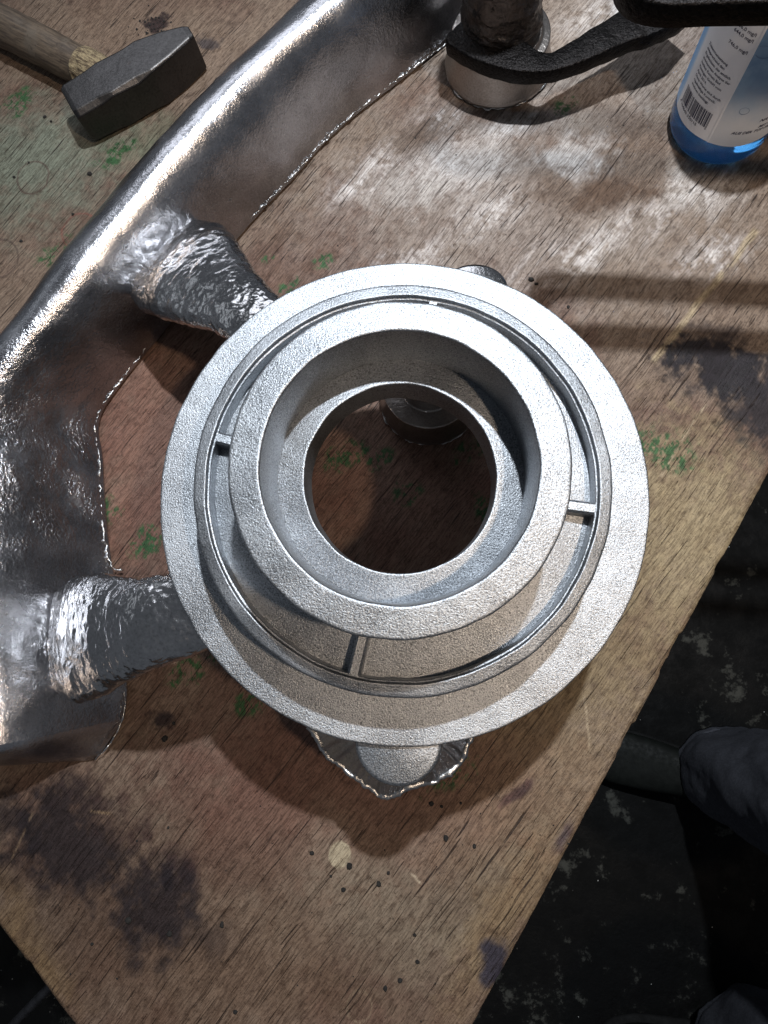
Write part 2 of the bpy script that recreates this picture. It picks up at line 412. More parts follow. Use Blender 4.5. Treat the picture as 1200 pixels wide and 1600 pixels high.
def wood_material():
    t = NT('old_plywood'); v0 = t.coord()
    v = v0
    g = t.mapping(v, rot=(0, 0, -GR))
    gw = t.vmath('ADD', g, t.vmath('SCALE', t.vmath('SUBTRACT', t.noise(v, 9, 2, color=True), (0.5, 0.5, 0.5)), scale=0.010))
    streak = t.noise(t.mapping(gw, scale=(9, 170, 170)), 1.0, 4, 0.6)
    fine = t.noise(t.mapping(gw, scale=(85, 760, 760)), 1.0, 4, 0.75)
    crack_n = t.noise(t.mapping(gw, scale=(4.5, 620, 620)), 1.0, 2, 0.5)
    crack2_n = t.noise(t.mapping(gw, scale=(2.6, 340, 340), loc=(3, 7, 0)), 1.0, 2, 0.4)
    low2 = t.noise(t.mapping(v, loc=(4, 9, 0)), 26, 3)
    speck = t.noise(v, 430, 4, 0.75)
    mott = t.noise(v, 110, 5, 0.7)
    crack = t.math('MULTIPLY', t.rng(crack_n, 0.635, 0.69), t.rng(low2, 0.70, 0.42))
    crack = t.math('MAXIMUM', crack, t.math('MULTIPLY', t.rng(crack2_n, 0.71, 0.745), t.rng(low2, 0.40, 0.6)))
    at = t.node('ShaderNodeAttribute', attribute_name='stain_shade')
    c = at.outputs['Color']
    c = t.mix(t.rng(streak, 0.40, 0.70, 0.0, 0.35), c, t.mix(1.0, c, (0.45, 0.38, 0.34), 'MULTIPLY'))
    c = t.mix(t.rng(fine, 0.44, 0.62, 0.0, 0.7), c, t.mix(1.0, c, (0.36, 0.32, 0.30), 'MULTIPLY'))
    c = t.mix(t.rng(fine, 0.46, 0.30, 0.0, 0.4), c, t.mix(1.0, c, (1.7, 1.65, 1.6), 'MULTIPLY'))
    c = t.mix(t.rng(speck, 0.56, 0.66, 0, 0.75), c, t.mix(1.0, c, (0.22, 0.18, 0.16), 'MULTIPLY'))
    c = t.mix(t.rng(speck, 0.40, 0.30, 0, 0.5), c, t.mix(1.0, c, (1.6, 1.6, 1.6), 'MULTIPLY'))
    c = t.mix(t.rng(mott, 0.50, 0.66, 0, 0.65), c, t.mix(1.0, c, (0.5, 0.45, 0.42), 'MULTIPLY'))
    c = t.mix(t.math('MULTIPLY', crack, 0.9), c, (0.016, 0.010, 0.008))
    h = t.math('SUBTRACT', t.math('ADD', t.math('MULTIPLY', fine, 0.6), t.math('MULTIPLY', speck, 0.5)), t.math('MULTIPLY', crack, 1.1))
    n = t.bump(h, 0.9, 0.0012)
    r = t.rng(low2, 0.3, 0.7, 0.42, 0.66)
    return t.out(c, r, 0.0, n, **{'Specular_IOR_Level': 0.22})
MAT['old_plywood'] = wood_material()

def board():
    e1, e2 = W(1290, 572), W(483, 2080)
    XL, YT = -0.56, 0.78
    d = (e1-e2); r_top = e2+d*((YT-e2.y)/d.y)
    a, b_ = W(0, 1450), W(115, 1600)
    d2 = a-b_; l_top = b_+d2*((XL-b_.x)/d2.x)
    NU, NV = 620, 800
    u, v_ = np.meshgrid(np.linspace(0, 1, NU), np.linspace(0, 1, NV))
    TL, TR, BR, BL = np.array((XL, YT)), np.array((r_top.x, YT)), np.array((e2.x, e2.y)), np.array((XL, l_top.y))
    P = (TL*(1-u)[..., None]+TR*u[..., None])*(1-v_)[..., None]+(BL*(1-u)[..., None]+BR*u[..., None])*v_[..., None]
    x, y = P[..., 0].ravel(), P[..., 1].ravel(); uu = u.ravel(); vv = v_.ravel()
    # chipped, uneven edges on the right and the near left
    er = (vfbm(x, y, 14, 3, seed=11)-.5)*.0010+(vfbm(x, y, 160, 3, seed=12)-.5)*.0006-.0016*sstep(vfbm(x, y, 26, 3, seed=13), .62, .72)
    fr = sstep(uu, 1-6/NU, 1); fb = sstep(vv, 1-6/NV, 1)
    n_r = np.array(((TR-BR)[1], -(TR-BR)[0])); n_r /= np.linalg.norm(n_r)
    n_b = np.array((-(BL-BR)[1], (BL-BR)[0])); n_b /= np.linalg.norm(n_b)
    if n_b[1] > 0: n_b = -n_b
    if n_r[0] < 0: n_r = -n_r
    x = x+er*fr*n_r[0]+er*fb*n_b[0]; y = y+er*fr*n_r[1]+er*fb*n_b[1]
    edge = np.maximum(sstep(uu, 1-3/NU, 1), sstep(vv, 1-3/NV, 1))
    z = -.0022*edge+(vfbm(x, y, 7, 2, seed=15)-.5)*.0004
    top = np.stack([x, y, z], 1)
    idx = np.arange(NU*NV).reshape(NV, NU)
    q = np.stack([idx[:-1, :-1], idx[1:, :-1], idx[1:, 1:], idx[:-1, 1:]], -1).reshape(-1, 4)
    loop = np.concatenate([idx[0, :], idx[1:, -1], idx[-1, -2::-1], idx[-2:0:-1, 0]])
    nl = len(loop); low = top[loop].copy(); low[:, 2] = -.021
    low2 = low.copy(); low[:, 2] = -.019; cen = top.mean(0); low2[:, :2] += (cen[:2]-low2[:, :2])*.004
    b0 = len(top); b1 = b0+nl
    V = np.concatenate([top, low, low2, [[cen[0], cen[1], -.021]]])
    k = np.arange(nl); k2 = (k+1) % nl
    s1 = np.stack([loop[k], loop[k2], b0+k2, b0+k], 1); s2 = np.stack([b0+k, b0+k2, b1+k2, b1+k], 1)
    s3 = np.stack([b1+k, b1+k2, np.full(nl, len(V)-1)], 1)
    me = bpy.data.meshes.new('board')
    me.vertices.add(len(V)); me.vertices.foreach_set('co', V.ravel())
    loops = np.concatenate([q.ravel(), s1.ravel(), s2.ravel(), s3.ravel()])
    sizes = np.concatenate([np.full(len(q)+len(s1)+len(s2), 4), np.full(len(s3), 3)])
    me.loops.add(len(loops)); me.loops.foreach_set('vertex_index', loops.astype(np.int32))
    me.polygons.add(len(sizes)); me.polygons.foreach_set('loop_start', (np.cumsum(sizes)-sizes).astype(np.int32))
    me.polygons.foreach_set('use_smooth', np.ones(len(sizes), bool))
    me.update(calc_edges=True); me.validate()
    at = me.attributes.new('stain_shade', 'FLOAT_COLOR', 'POINT')
    col = np.ones((len(V), 4)); col[:, :3] = stain_shade_colors(V[:, 0], V[:, 1])
    at.data.foreach_set('color', col.ravel().astype(np.float32))
    me.materials.append(MAT['old_plywood'])
    o = bpy.data.objects.new('board', me); C.objects.link(o)
    return o
bench = empty('workbench', (0, 0, -0.76))
b = board(); b.name = 'board'; b.parent = bench; b.matrix_parent_inverse = bench.matrix_world.inverted()
tag(bench, 'worn stained plywood bench top under the metal castings', 'workbench')

# ------------------------------------------------------------------ floor
def floor():
    t = NT('dirty_concrete'); v = t.coord()
    a = t.noise(v, 9, 8, 0.7); bl = t.noise(v, 28, 6, 0.7)
    f = t.rng(t.math('ADD', t.math('MULTIPLY', a, 0.55), t.math('MULTIPLY', bl, 0.45)), 0.49, 0.62)
    c = t.ramp(f, [(0.0, (0.0015, 0.0015, 0.0015)), (0.45, (0.004, 0.004, 0.0038)), (1.0, (0.055, 0.055, 0.048))])
    c = t.mix(t.rng(t.voro(v, 26), 0.035, 0.015), c, (0.4, 0.4, 0.38))
    MAT['dirty_concrete'] = t.out(c, t.rng(bl, 0.3, 0.7, 0.55, 0.85), 0, t.bump(bl, 0.5, 0.004), Specular_IOR_Level=0.15)
    s = 3.0
    return tag(mesh_obj('floor', [(-s, -s, -0.76), (s, -s, -0.76), (s, s, -0.76), (-s, s, -0.76)], [(0, 1, 2, 3)], 'dirty_concrete'), kind='structure')
floor()
# bench frame: four steel legs under the board and rails
def box_bar(name, A, B, w, mat, parent):
    A, B = Vector(A), Vector(B); d = (B-A).normalized()
    up = Vector((0, 0, 1)) if abs(d.z) < 0.9 else Vector((1, 0, 0))
    s = d.cross(up).normalized(); u = s.cross(d); h = w/2; c = h*0.75
    oct_ = [(h, c), (c, h), (-c, h), (-h, c), (-h, -c), (-c, -h), (c, -h), (h, -c)]
    return loft(name, [[P+s*x+u*y for x, y in oct_] for P in (A, B)], mat, parent, sharp=20)
e2 = W(483, 2080)
for q in ((-0.55, 0.7), (0.45, 0.7), (-0.50, -0.20), (e2.x-0.02, e2.y+0.18)):
    box_bar('leg', (q[0], q[1], -0.76), (q[0], q[1], -0.0215), 0.05, 'bench_frame', bench)

# ------------------------------------------------------------------ the aluminium casting
Z1 = 0.172
cast = empty('aluminium_casting', (RC.x, RC.y, 0.0))
tag(cast, 'rough silver aluminium casting: big stepped ring joined by stubs to a thick curved bar', 'casting')
mm = 0.001
_ax = Vector((0.049, -0.047, 1)).normalized(); _u = Vector((0, 1, 0)).cross(_ax).normalized(); _w = _ax.cross(_u)
TILT = Matrix.Translation(RC) @ Matrix((_u, _w, _ax)).transposed().to_4x4()      # the ring stands slightly askew
def L(name, prof, mat='ring_metal', r=0.0012, **k):
    o = lathe(name, [(a*mm, b*mm) for a, b in fillet(prof, r*1000, hold=True)], (0, 0, 0), mat, None, **k)
    o.data.transform(TILT); o.parent = cast; o.matrix_parent_inverse = cast.matrix_world.inverted()
    return o
L('flange', [(172.7, 0), (172, -13, 3), (124, -13), (124, -2), (134, -0.5, 2)], seg=256, wob=0.0006)
L('raised_lip', [(136.2, -1.5, .5), (135.3, 43.5, 1.6), (126.8, 45.3, 1.0), (126.4, 42, .6), (124.8, 41.6, .6), (124, 14, .5), (126, -1)], seg=256, wob=0.0006)
L('groove_floor', [(125.3, 29, .5), (92, 33, .5), (92, 17, .5), (125.3, 20, .5)], seg=200, wob=0.0007)
L('inner_ring', [(97.3, 102, 1.5), (78.6, 104, 1.5), (76.6, 61, 1.5), (77, 50, .5), (91, 10, 1), (95.5, 10, 1)], seg=256, wob=0.0007)
L('bore_ledge', [(77.5, 60.5, .5), (59.4, 64.5, 1.2), (58.3, 36, 1.5), (79, 36, 1), (79, 48, .5)], seg=200, wob=0.0007)
def rib(ang, w=8.0, top=42.0):
    a = rad(ang); d = Vector((math.cos(a), math.sin(a), 0)); s = Vector((-d.y, d.x, 0))
    o = Vector((0, 0, 0))
    prof = [(-w/2-1, 22), (-w/2, top-1.5), (-w/2+1.5, top), (w/2-1.5, top), (w/2, top-1.5), (w/2+1, 22)]
    rings = [[o+d*r*mm+s*x*mm+Vector((0, 0, z*mm)) for x, z in prof] for r in np.linspace(92, 125.2, 8)]
    return loft('rib', [[TILT @ p for p in r] for r in rings], 'ring_metal', cast, sharp=40)
for a in (80.5, 166.0, 257.0, 353.0): rib(a)

# runner: a thick round-backed bar swept along the left
ST = [((600,-140),(930,-120)), ((532,-68),(850,-60)), ((465,0),(757,14)), ((345,115),(640,108)), ((280,180),(520,205)), ((220,245),(448,283)), ((165,310),(385,350)), ((95,395),(305,445)),
      ((30,480),(243,525)), ((-52,590),(190,592)), ((-112,690),(150,655)), ((-140,780),(155,720)), ((-150,880),(160,820)), ((-150,980),(172,900)),
      ((-144,1060),(185,1000)), ((-136,1130),(193,1080)), ((-126,1190),(188,1125))]
SEC = [(-.035,.004), (-.045,.030), (-.04,.058), (-.015,.078), (.05,.091), (.18,.100), (.33,.1055), (.47,.1055), (.60,.099), (.71,.087), (.81,.069), (.90,.046), (.965,.024), (1.0,.008), (.995,.003), (.80,.001), (.5,.001), (.2,.001), (0.0,.001)]
SEC2 = [(-.035,.004), (-.045,.030), (-.04,.058), (-.015,.080), (.05,.094), (.15,.101), (.27,.1045), (.40,.1055), (.49,.103), (.57,.094), (.66,.077), (.76,.055), (.88,.030), (1.0,.008), (.995,.003), (.80,.001), (.5,.001), (.2,.001), (0.0,.001)]   # sharper crest on the near stretch
ZO, ZI = .088, .008
def runner():
    rings = []
    NL, NS = 260, 96
    secA = np.array(resample(SEC+[SEC[0]], NS+1)[:-1]); secB = np.array(resample(SEC2+[SEC2[0]], NS+1)[:-1])
    flat = [(*W(*o, ZO), *W(*i, ZI)) for o, i in ST]
    R = resample(flat, NL)
    for q, r in enumerate(R):
        k = min(1, max(0, (q/(NL-1)*(len(ST)-1)-7.5)/2.5)); k = k*k*(3-2*k)*.72; sec = secA*(1-k)+secB*k
        O = Vector(r[:3]); I = Vector(r[3:])
        rings.append([Vector((O.x+(I.x-O.x)*s, O.y+(I.y-O.y)*s, z)) for s, z in sec])
    # closing slope at the near end
    last = R[-1]
    for f, (dy, drop, sh) in enumerate(((10, .012, .99), (20, .03, .975), (30, .048, .95), (36, .062, .92))):
        O = W(-126+dy*0.4, 1190+dy*0.9, ZO); I = W(188-dy*1.1, 1125+dy*1.75, ZI)
        rings.append([Vector((O.x+(I.x-O.x)*(0.5+(s-0.5)*sh), O.y+(I.y-O.y)*(0.5+(s-0.5)*sh), .001+(z-.001)*(1-f*0.27-0.1))) for s, z in sec])
    o = loft('runner_bar', rings, 'runner_metal', cast, sharp=60)
    rough_up(o, [(14, .0012), (60, .0003), (220, .00016)])
    return o
runner()
def crinkle(name, path, w, mat='flash_metal', amp=0.0025, n=None, parent=None):
    """thin crinkled rim of flash along a world path"""
    Lp = sum((Vector(path[i+1])-Vector(path[i])).length for i in range(len(path)-1))
    n = n or max(20, int(Lp/0.0014))
    P = resample([tuple(p) for p in path], n); rings = []
    for i in range(n):
        a = Vector(P[max(0, i-1)]); b_ = Vector(P[min(n-1, i+1)]); d = (b_-a).normalized()
        s = d.cross(Vector((0, 0, 1))).normalized(); p = Vector(P[i])
        k = .75+1.1*nz(p, 170)+0.7*nz(p, 560, 4)
        p = p+s*amp*0.6*nz(p, 180, 2)+Vector((0, 0, amp*nz(p, 300, 7)))
        rings.append([p+s*math.cos(t)*w*max(.08, k)+Vector((0, 0, math.sin(t)*w*0.8*max(.08, k))) for t in (2*math.pi*j/8 for j in range(8))])
    return loft(name, rings, mat, parent or cast)
crinkle('flash_edge', [W(757,14,.008), W(690,73,.008), W(595,143,.008), W(520,206,.008), W(448,284,.008), W(392,342,.008)], 0.0009)
crinkle('flash_edge', [W(243,525,.008), W(192,590,.008), W(151,655,.008), W(155,720,.008), W(160,820,.008), W(172,880,.008), W(190,892,.008)], 0.0009)
crinkle('flash_edge', [W(196,1080,.008), W(193,1120,.008), W(172,1160,.008), W(148,1188,.008)], 0.0009)

def gate(name, path, widths, flats, z_amp, seed):
    P = [W(px, py, z) for px, py, z in path]
    n = 170; PP = resample([tuple(p) for p in P], n); RR = resample([(w*mm/2, f) for w, f in zip(widths, flats)], n)
    rings = []; seg = 220
    for i in range(n):
        a = Vector(PP[max(0, i-1)]); b_ = Vector(PP[min(n-1, i+1)]); d = (b_-a); d.z = 0; d.normalize()
        s = d.cross(Vector((0, 0, 1))); u = Vector((0, 0, 1))
        rings.append([Vector(PP[i])+s*math.copysign(abs(math.cos(t))**.85, math.cos(t))*RR[i][0]+u*math.sin(t)*RR[i][0]*RR[i][1] for t in (2*math.pi*k/seg for k in range(seg))])
    o = loft(name, rings, 'gate_metal', cast)
    rough_up(o, [(38, z_amp*.6), (140, z_amp*.09), (300, z_amp*.12)])
    return o
gate('gate', [(252,394,.050), (285,418,.080), (322,444,.109), (360,470,.131), (398,496,.146), (450,530,.150)], [92, 108, 88, 65, 52, 48], [.24, .42, .50, .54, .56, .55], .0030, 1)
gate('gate', [(84,1000,.055), (120,997,.080), (162,989,.112), (206,979,.138), (252,968,.150), (330,945,.152)], [84, 104, 94, 76, 66, 60], [.24, .40, .48, .54, .54, .5], .0030, 2)

# lugs below the flange
def lug(name, cx, cy, r, tip, zt, zb, a0, a1, mat='ring_metal', nm=40):
    c = W(cx, cy, zt); pts = []
    for i in range(nm+1):
        a = rad(a0+(a1-a0)*i/nm)
        pts.append((c.x+math.cos(a)*r*mm, c.y+math.sin(a)*r*tip*mm))
    o = prism(name, pts, zb, zt, mat, cast, bevel=.003, subdiv=.003)
    return o
lug('lug', 622, 1158, 30, 1.0, .1595, .120, 0, 360)
lug('lug', 740, 450, 26, .8, .1595, .135, 0, 360, 'gate_metal')
def cup():
    zt = .118
    P = [W(*p, zt) for p in ((478,1138), (500,1172), (545,1212), (585,1240), (606,1250), (640,1236), (695,1218), (725,1188), (742,1150))]
    P = [Vector(p) for p in resample([tuple(p) for p in P], 120)]
    cen = W(615, 1120, zt); rings = []
    for i, p in enumerate(P):
        d = Vector((p.x-cen.x, p.y-cen.y, 0)).normalized()
        k = .0016*fbm(p, 120, 2)+.0010*fbm(p, 400, 5)
        p = p+d*k+Vector((0, 0, .003*fbm(p, 90, 8)))
        w = .0045*(1+.5*fbm(p, 80, 3))
        rings.append([p, p-d*w*.5+Vector((0, 0, .0012)), p-d*w, p-d*(w+.003)-Vector((0, 0, .010)), p-d*.020-Vector((0, 0, .022)), p-d*.024-Vector((0, 0, .03)), p-d*.006-Vector((0, 0, .025)), p+d*.0005-Vector((0, 0, .010))])
    return loft('flash_cup', rings, 'flash_metal', cast)
cup()
# pouring wells: a cup standing on the bench, stem above it
def well(cx, cy, r, hgt, stem_r, stem_top, parent, mat='well_metal'):
    c = W(cx, cy, 0); c.z = 0.0005
    prof = [(0.001, 0), (r-3, 0), (r, 1.5), (r+.8, 5), (r-.5, 8), (r*.93, hgt*.6), (r*.90, hgt), (stem_r*1.05, hgt+1), (stem_r, hgt+6), (stem_r*.95, stem_top), (0.001, stem_top)]
    o = lathe('pouring_well', [(a*mm, z*mm) for a, z in fillet(prof, 1.5, closed=False)], c, mat, parent, seg=120, closed=False, wob=.0004)
    pts = [(c.x+math.cos(a)*(r+.6)*mm, c.y+math.sin(a)*(r+.2)*mm, c.z+.003) for a in np.linspace(-2.9, -.2, 40)]
    crinkle('flash_edge', pts, .0008, parent=parent)
    return c
well(672, 622, 48, 40, 26, 158, cast)
# top of the tree: pouring well, plate, column and outer arm at the far right
WC = well(778, 102, 55, 40, 40, 45, cast)
col_path = [WC+Vector((0, 0, z)) for z in (.060, .10, .16, .23)]
o = tube('sprue_column', col_path, [.040, .036, .034, .034], 'sprue_metal', cast, seg=64, nlen=70, up=Vector((0, 1, 0)))
rough_up(o, [(50, .0030), (160, .0014), (500, .0006)])
def plate(name, pix, z0, z1, mat='shaded_casting', **k):
    o = prism(name, [tuple(W(x, y, z0))[:2] for x, y in pix], z0, z1, mat, cast, bevel=.002, subdiv=.003, **k)
    return o
def smooth_pix(pts, n=120):
    return [tuple(p) for p in resample(pts, n)]
arm_low = [(748,34), (698,78), (714,100), (755,120), (800,132), (845,134), (885,126), (930,108), (975,88), (1015,76), (1040,66), (1066,50), (1090,20)]
arm_up = [(1040,-20), (985,26), (955,46), (915,70), (880,92), (850,105), (815,86), (790,60), (775,44)]
o = plate('arm', smooth_pix(arm_low, 90)+smooth_pix(arm_up, 60), .046, .064)
rough_up(o, [(60, .0012)])
front = smooth_pix([(958,-60), (955,-10), (962,18), (985,38), (1020,47), (1060,48), (1110,46), (1200,45), (1400,42), (1900,38)], 90)
inner_ = [(1900,4), (1150,3), (1075,6), (1030,8), (1005,-6), (1000,-22), (1015,-40), (1060,-46), (1900,-46)]
o = plate('arm', front+inner_+[(1900,-90), (1000,-90), (970,-80)], .285, .303)
# ------------------------------------------------------------------ hammer
def hammer():
    A, B = W(120, 180, .0245), W(309, 74, .0245)
    ax = (B-A); ax.z = 0; Lh = ax.length; ax.normalize()
    hy = Vector((-ax.y, ax.x, 0)); base = A.copy(); base.z = 0
    root = empty('hammer', (A.x, A.y, 0))
    tag(root, 'dark steel cross peen hammer with worn wooden handle, lying left of the curved bar', 'hammer')
    zc_ = .0245
    st = [(0.0, .0178, .0182), (.004, .0192, .0200), (.03, .0198, .0208), (.045, .0200, .0210), (.50*Lh, .0203, .0212), (.62*Lh, .0190, .0212), (.80*Lh, .0145, .0210), (.96*Lh, .0085, .0205), (Lh, .0062, .0195)]
    rings = []
    for x, hw, hz in st:
        hw *= 1.17; hz *= 1.14
        cw, cz = min(.0055, hw*.3), min(.0055, hw*.3)
        if x > .5*Lh: cw = cz = min(.0022, hw*.3)
        if .04 < x < .5*Lh: cw = cz = .0035
        rings.append([base+ax*x+hy*y+Vector((0, 0, zc_+z)) for y, z in ((hw, hz-cz), (hw-cw, hz), (-hw+cw, hz), (-hw, hz-cz), (-hw, -hz+cz), (-hw+cw, -hz), (hw-cw, -hz), (hw, -hz+cz))])
    h = loft('head', rings, 'hammer_steel', root); h.data.polygons.foreach_set('use_smooth', [False]*len(h.data.polygons))
    md = h.modifiers.new('b', 'BEVEL'); md.width = .0012; md.segments = 2; md.limit_method = 'ANGLE'; md.angle_limit = rad(18)
    # handle
    H0 = base+ax*(.40*Lh)+Vector((0, 0, zc_))
    end = W(-20, 30, .02); d = Vector((end.x-H0.x, end.y-H0.y, 0)).normalized()
    t = NT('handle_wood'); v = t.mapping(t.coord(), rot=(0, 0, -math.atan2(d.y, d.x)))
    g = t.noise(t.mapping(v, scale=(25, 300, 300)), 1, 5, .65); lo = t.noise(v, 40, 5)
    c = t.mix(t.rng(g, .35, .65), (.045, .032, .022), (.12, .088, .06)); c = t.mix(t.rng(lo, .5, .68), c, (.10, .08, .06))
    c = t.mix(t.rng(t.noise(v, 300, 4), .58, .7, 0, .6), c, (.03, .02, .015))
    MAT['handle_wood'] = t.out(c, .55, 0, t.bump(g, .8, .001))
    t = NT('frayed_wood'); v = t.mapping(t.coord(), rot=(0, 0, -math.atan2(d.y, d.x)))
    g = t.noise(t.mapping(v, scale=(80, 420, 420)), 1, 6, .7)
    c = t.mix(t.rng(g, .38, .62), (.09, .06, .035), (.33, .26, .15))
    MAT['frayed_wood'] = t.out(c, .75, 0, t.bump(g, 1, .003))
    P = [H0+d*x for x in (.0, .03, .06, .12, .20, .30)]
    for p in P[2:]: p.z = .0225
    o = tube('handle', P, [.0140, .0165, .0190, .0205, .0205, .0210], 'handle_wood', root, seg=40, nlen=60, flat=1.08)
    rough_up(o, [(60, .0010), (240, .0005)])
    o = tube('frayed_collar', [H0+d*x for x in (.012, .022, .034, .046, .058)], [.0150, .0180, .0197, .0201, .0190], 'frayed_wood', root, seg=64, nlen=50, flat=1.06)
    rough_up(o, [(90, .0014), (300, .0007), (700, .0003)])
hammer()

# ------------------------------------------------------------------ bottle
def bottle():
    BC = W(1119, 198, 0)
    root = empty('water_bottle', (BC.x, BC.y, 0))
    tag(root, 'clear blue bottle with pale blue printed label at the far right', 'bottle')
    t = NT('blue_plastic'); v = t.coord()
    MAT['blue_plastic'] = t.out((.50, .74, .95), .06, 0, t.bump(t.noise(v, 70, 2), .25, .0008), Transmission_Weight=1.0, IOR=1.30)
    t = NT('blue_water')
    MAT['blue_water'] = t.out((.15, .44, .72), .03, 0, None, Transmission_Weight=.75, IOR=1.33)
    prof = [(.001, 3), (28, 2), (34, .4), (38, .6), (42.5, 4), (44.5, 11), (44.5, 30), (44.2, 33), (44.2, 168), (44.5, 172), (43, 190), (34, 222), (20, 250), (14, 262), (13.5, 285)]
    c = Vector((BC.x, BC.y, .0006)); KR = 1.09
    body = lathe('body', [(a*KR*mm, z*mm) for a, z in fillet(prof, 3, closed=False)], c, 'blue_plastic', root, seg=96, closed=False)
    wp = [(.001, 4.5), (28, 3.5), (37, 2.2), (41.5, 5), (43.4, 11), (43.4, 31), (43.0, 34), (43.0, 190), (.001, 190)]
    lathe('water', [(a*KR*mm, z*mm) for a, z in fillet(wp, 2, closed=False)], c, 'blue_water', root, seg=96, closed=False)
    cp = [(.001, 302), (15, 302), (15.5, 300), (15.5, 284), (14.2, 284)]
    lathe('cap', [(a*mm, z*mm) for a, z in fillet(cp, 1, closed=False)], c, 'cap_plastic', root, seg=60, closed=False)
    # label: sheet round the body with a lapped seam
    def on_cyl(px, py, r):
        d = (W(px, py, 0)-CAM); f = CAM-c
        A = d.x*d.x+d.y*d.y; B = 2*(d.x*f.x+d.y*f.y); Q = f.x*f.x+f.y*f.y-r*r
        k = (-B-math.sqrt(max(0, B*B-4*A*Q)))/(2*A); p = CAM+d*k
        return math.atan2(p.y-c.y, p.x-c.x), p.z
    a_seam, _ = on_cyl(1110, 216, .0488)
    t = NT('label_paper'); v = t.coord('UV'); sp = t.node('ShaderNodeSeparateXYZ'); t.l.new(v, sp.inputs[0])
    u = sp.outputs[0]; wv = sp.outputs[1]
    cl = t.noise(t.mapping(v, scale=(5, 3, 1)), 1.0, 5, .6)
    # left of the seam: white text panel with a blue band beyond it; right: blue sky print fading down to white
    left = t.ramp(t.math('ADD', t.math('MULTIPLY', u, -1), t.math('MULTIPLY', t.math('SUBTRACT', cl, .5), .03)), [(0, (.90, .91, .95)), (.335, (.90, .91, .95)), (.365, (.40, .62, .90)), (.44, (.20, .46, .84)), (.56, (.70, .74, .82))])
    sky = t.rng(t.math('ADD', wv, t.math('MULTIPLY', t.math('SUBTRACT', cl, .5), .5)), .16, .62)
    rightc = t.mix(sky, (.72, .75, .80), t.mix(t.rng(cl, .35, .65), (.12, .26, .46), (.26, .42, .60)))
    isr = t.math('GREATER_THAN', u, 0.0)
    cc = t.mix(isr, left, rightc)
    MAT['label_paper'] = t.out(cc, .38, 0, None)
    verts = []; faces = []; uv = []
    NA, NZ = 160, 6; z0, z1 = .0345, .166
    for i in range(NA+1):
        f = i/NA; a = a_seam+rad(-2)+f*rad(362); r = .04880+(.00045 if i < 3 else 0)*(1-i/3)
        for k in range(NZ+1):
            z = z0+(z1-z0)*k/NZ+.0005*math.sin(a*5)
            verts.append((c.x+r*math.cos(a), c.y+r*math.sin(a), z))
    for i in range(NA):
        for k in range(NZ): faces.append((i*(NZ+1)+k, (i+1)*(NZ+1)+k, (i+1)*(NZ+1)+k+1, i*(NZ+1)+k+1))
    lab = mesh_obj('label', verts, faces, 'label_paper', root)
    ul = lab.data.uv_layers.new(name='UVMap')
    for lp in lab.data.loops:
        p = lab.data.vertices[lp.vertex_index].co
        a = (math.atan2(p.y-c.y, p.x-c.x)-a_seam+rad(180)) % (2*math.pi)-rad(180)
        ul.data[lp.index].uv = (a/math.pi, (p.z-z0)/(z1-z0))
    # printing, wrapped round the label (angle grows to the right as seen from outside)
    def wrap(name, vs, fs, a0, zb, r=.04900):
        o = mesh_obj(name, [(c.x+r*math.cos(a0+x/r), c.y+r*math.sin(a0+x/r), zb+y) for x, y in vs], fs, 'print_ink', lab, smooth=False)
        return o
    def text(s, size, a0, zb, align='LEFT', shear=0.0, bold=0.0, name='printed_line'):
        cu = bpy.data.curves.new('t', 'FONT'); cu.body = s; cu.size = size; cu.align_x = align; cu.shear = shear; cu.resolution_u = 2; cu.offset = bold
        ob = bpy.data.objects.new('t', cu); C.objects.link(ob)
        dg = bpy.context.evaluated_depsgraph_get(); me = bpy.data.meshes.new_from_object(ob.evaluated_get(dg))
        vs = [(v.co.x, v.co.y) for v in me.vertices]; fs = [tuple(p.vertices) for p in me.polygons]
        bpy.data.objects.remove(ob); bpy.data.curves.remove(cu); bpy.data.meshes.remove(me)
        if name is None: return max(v[0] for v in vs)
        if vs: wrap(name, vs, fs, a0, zb)
    al, zl = on_cyl(1109, 66, .049)
    pitch = (on_cyl(1109, 66, .049)[1]-on_cyl(1080, 132, .049)[1])/9.6
    rows = ['Zusammensetzung', 'entsprechend den', 'Ergebnissen der amtlich', 'anerkannten Analyse der', 'Institut Romeis Bad', 'Kissingen GmbH vom', 'April 2014.', 'Diese Werte sind durch', 'regelmäßige Kontroll-', 'analysen bestätigt.']
    a_e, _ = on_cyl(1150, 106, .049); ts = (a_e-al)*.049/text(rows[2], 1.0, 0, 0, name=None)
    for i, s in enumerate(rows):
        text(s, ts, al, zl-.001-i*pitch, bold=.00006)
    ar, _ = on_cyl(1177, 84, .049)
    for s, y in (('746,0 mg/l', on_cyl(1166, 84, .049)[1]), ('644,0 mg/l', on_cyl(1176, 66, .049)[1]), ('36,0 mg/l', on_cyl(1180, 56, .049)[1])):
        text(s, .0046, on_cyl(1168, 84, .049)[0], y-.001, 'RIGHT', bold=.00006)
    # barcode
    ab, zb1 = on_cyl(1076, 131, .049); ab2, zb2 = on_cyl(1122, 163, .049)
    _, zb0 = on_cyl(1066, 160, .049)
    bits = '101' + ''.join(random.choice(('0001101', '0011001', '0010011', '0111101', '0100011', '0110001')) for _ in range(6)) + '01010' + ''.join(random.choice(('1110010', '1100110', '1101100', '1000010', '1011100')) for _ in range(6)) + '101'
    wtot = (ab2-ab)*.049; mod = wtot/len(bits); vs = []; fs = []
    zt = zb1; zb_ = zb0
    i = 0
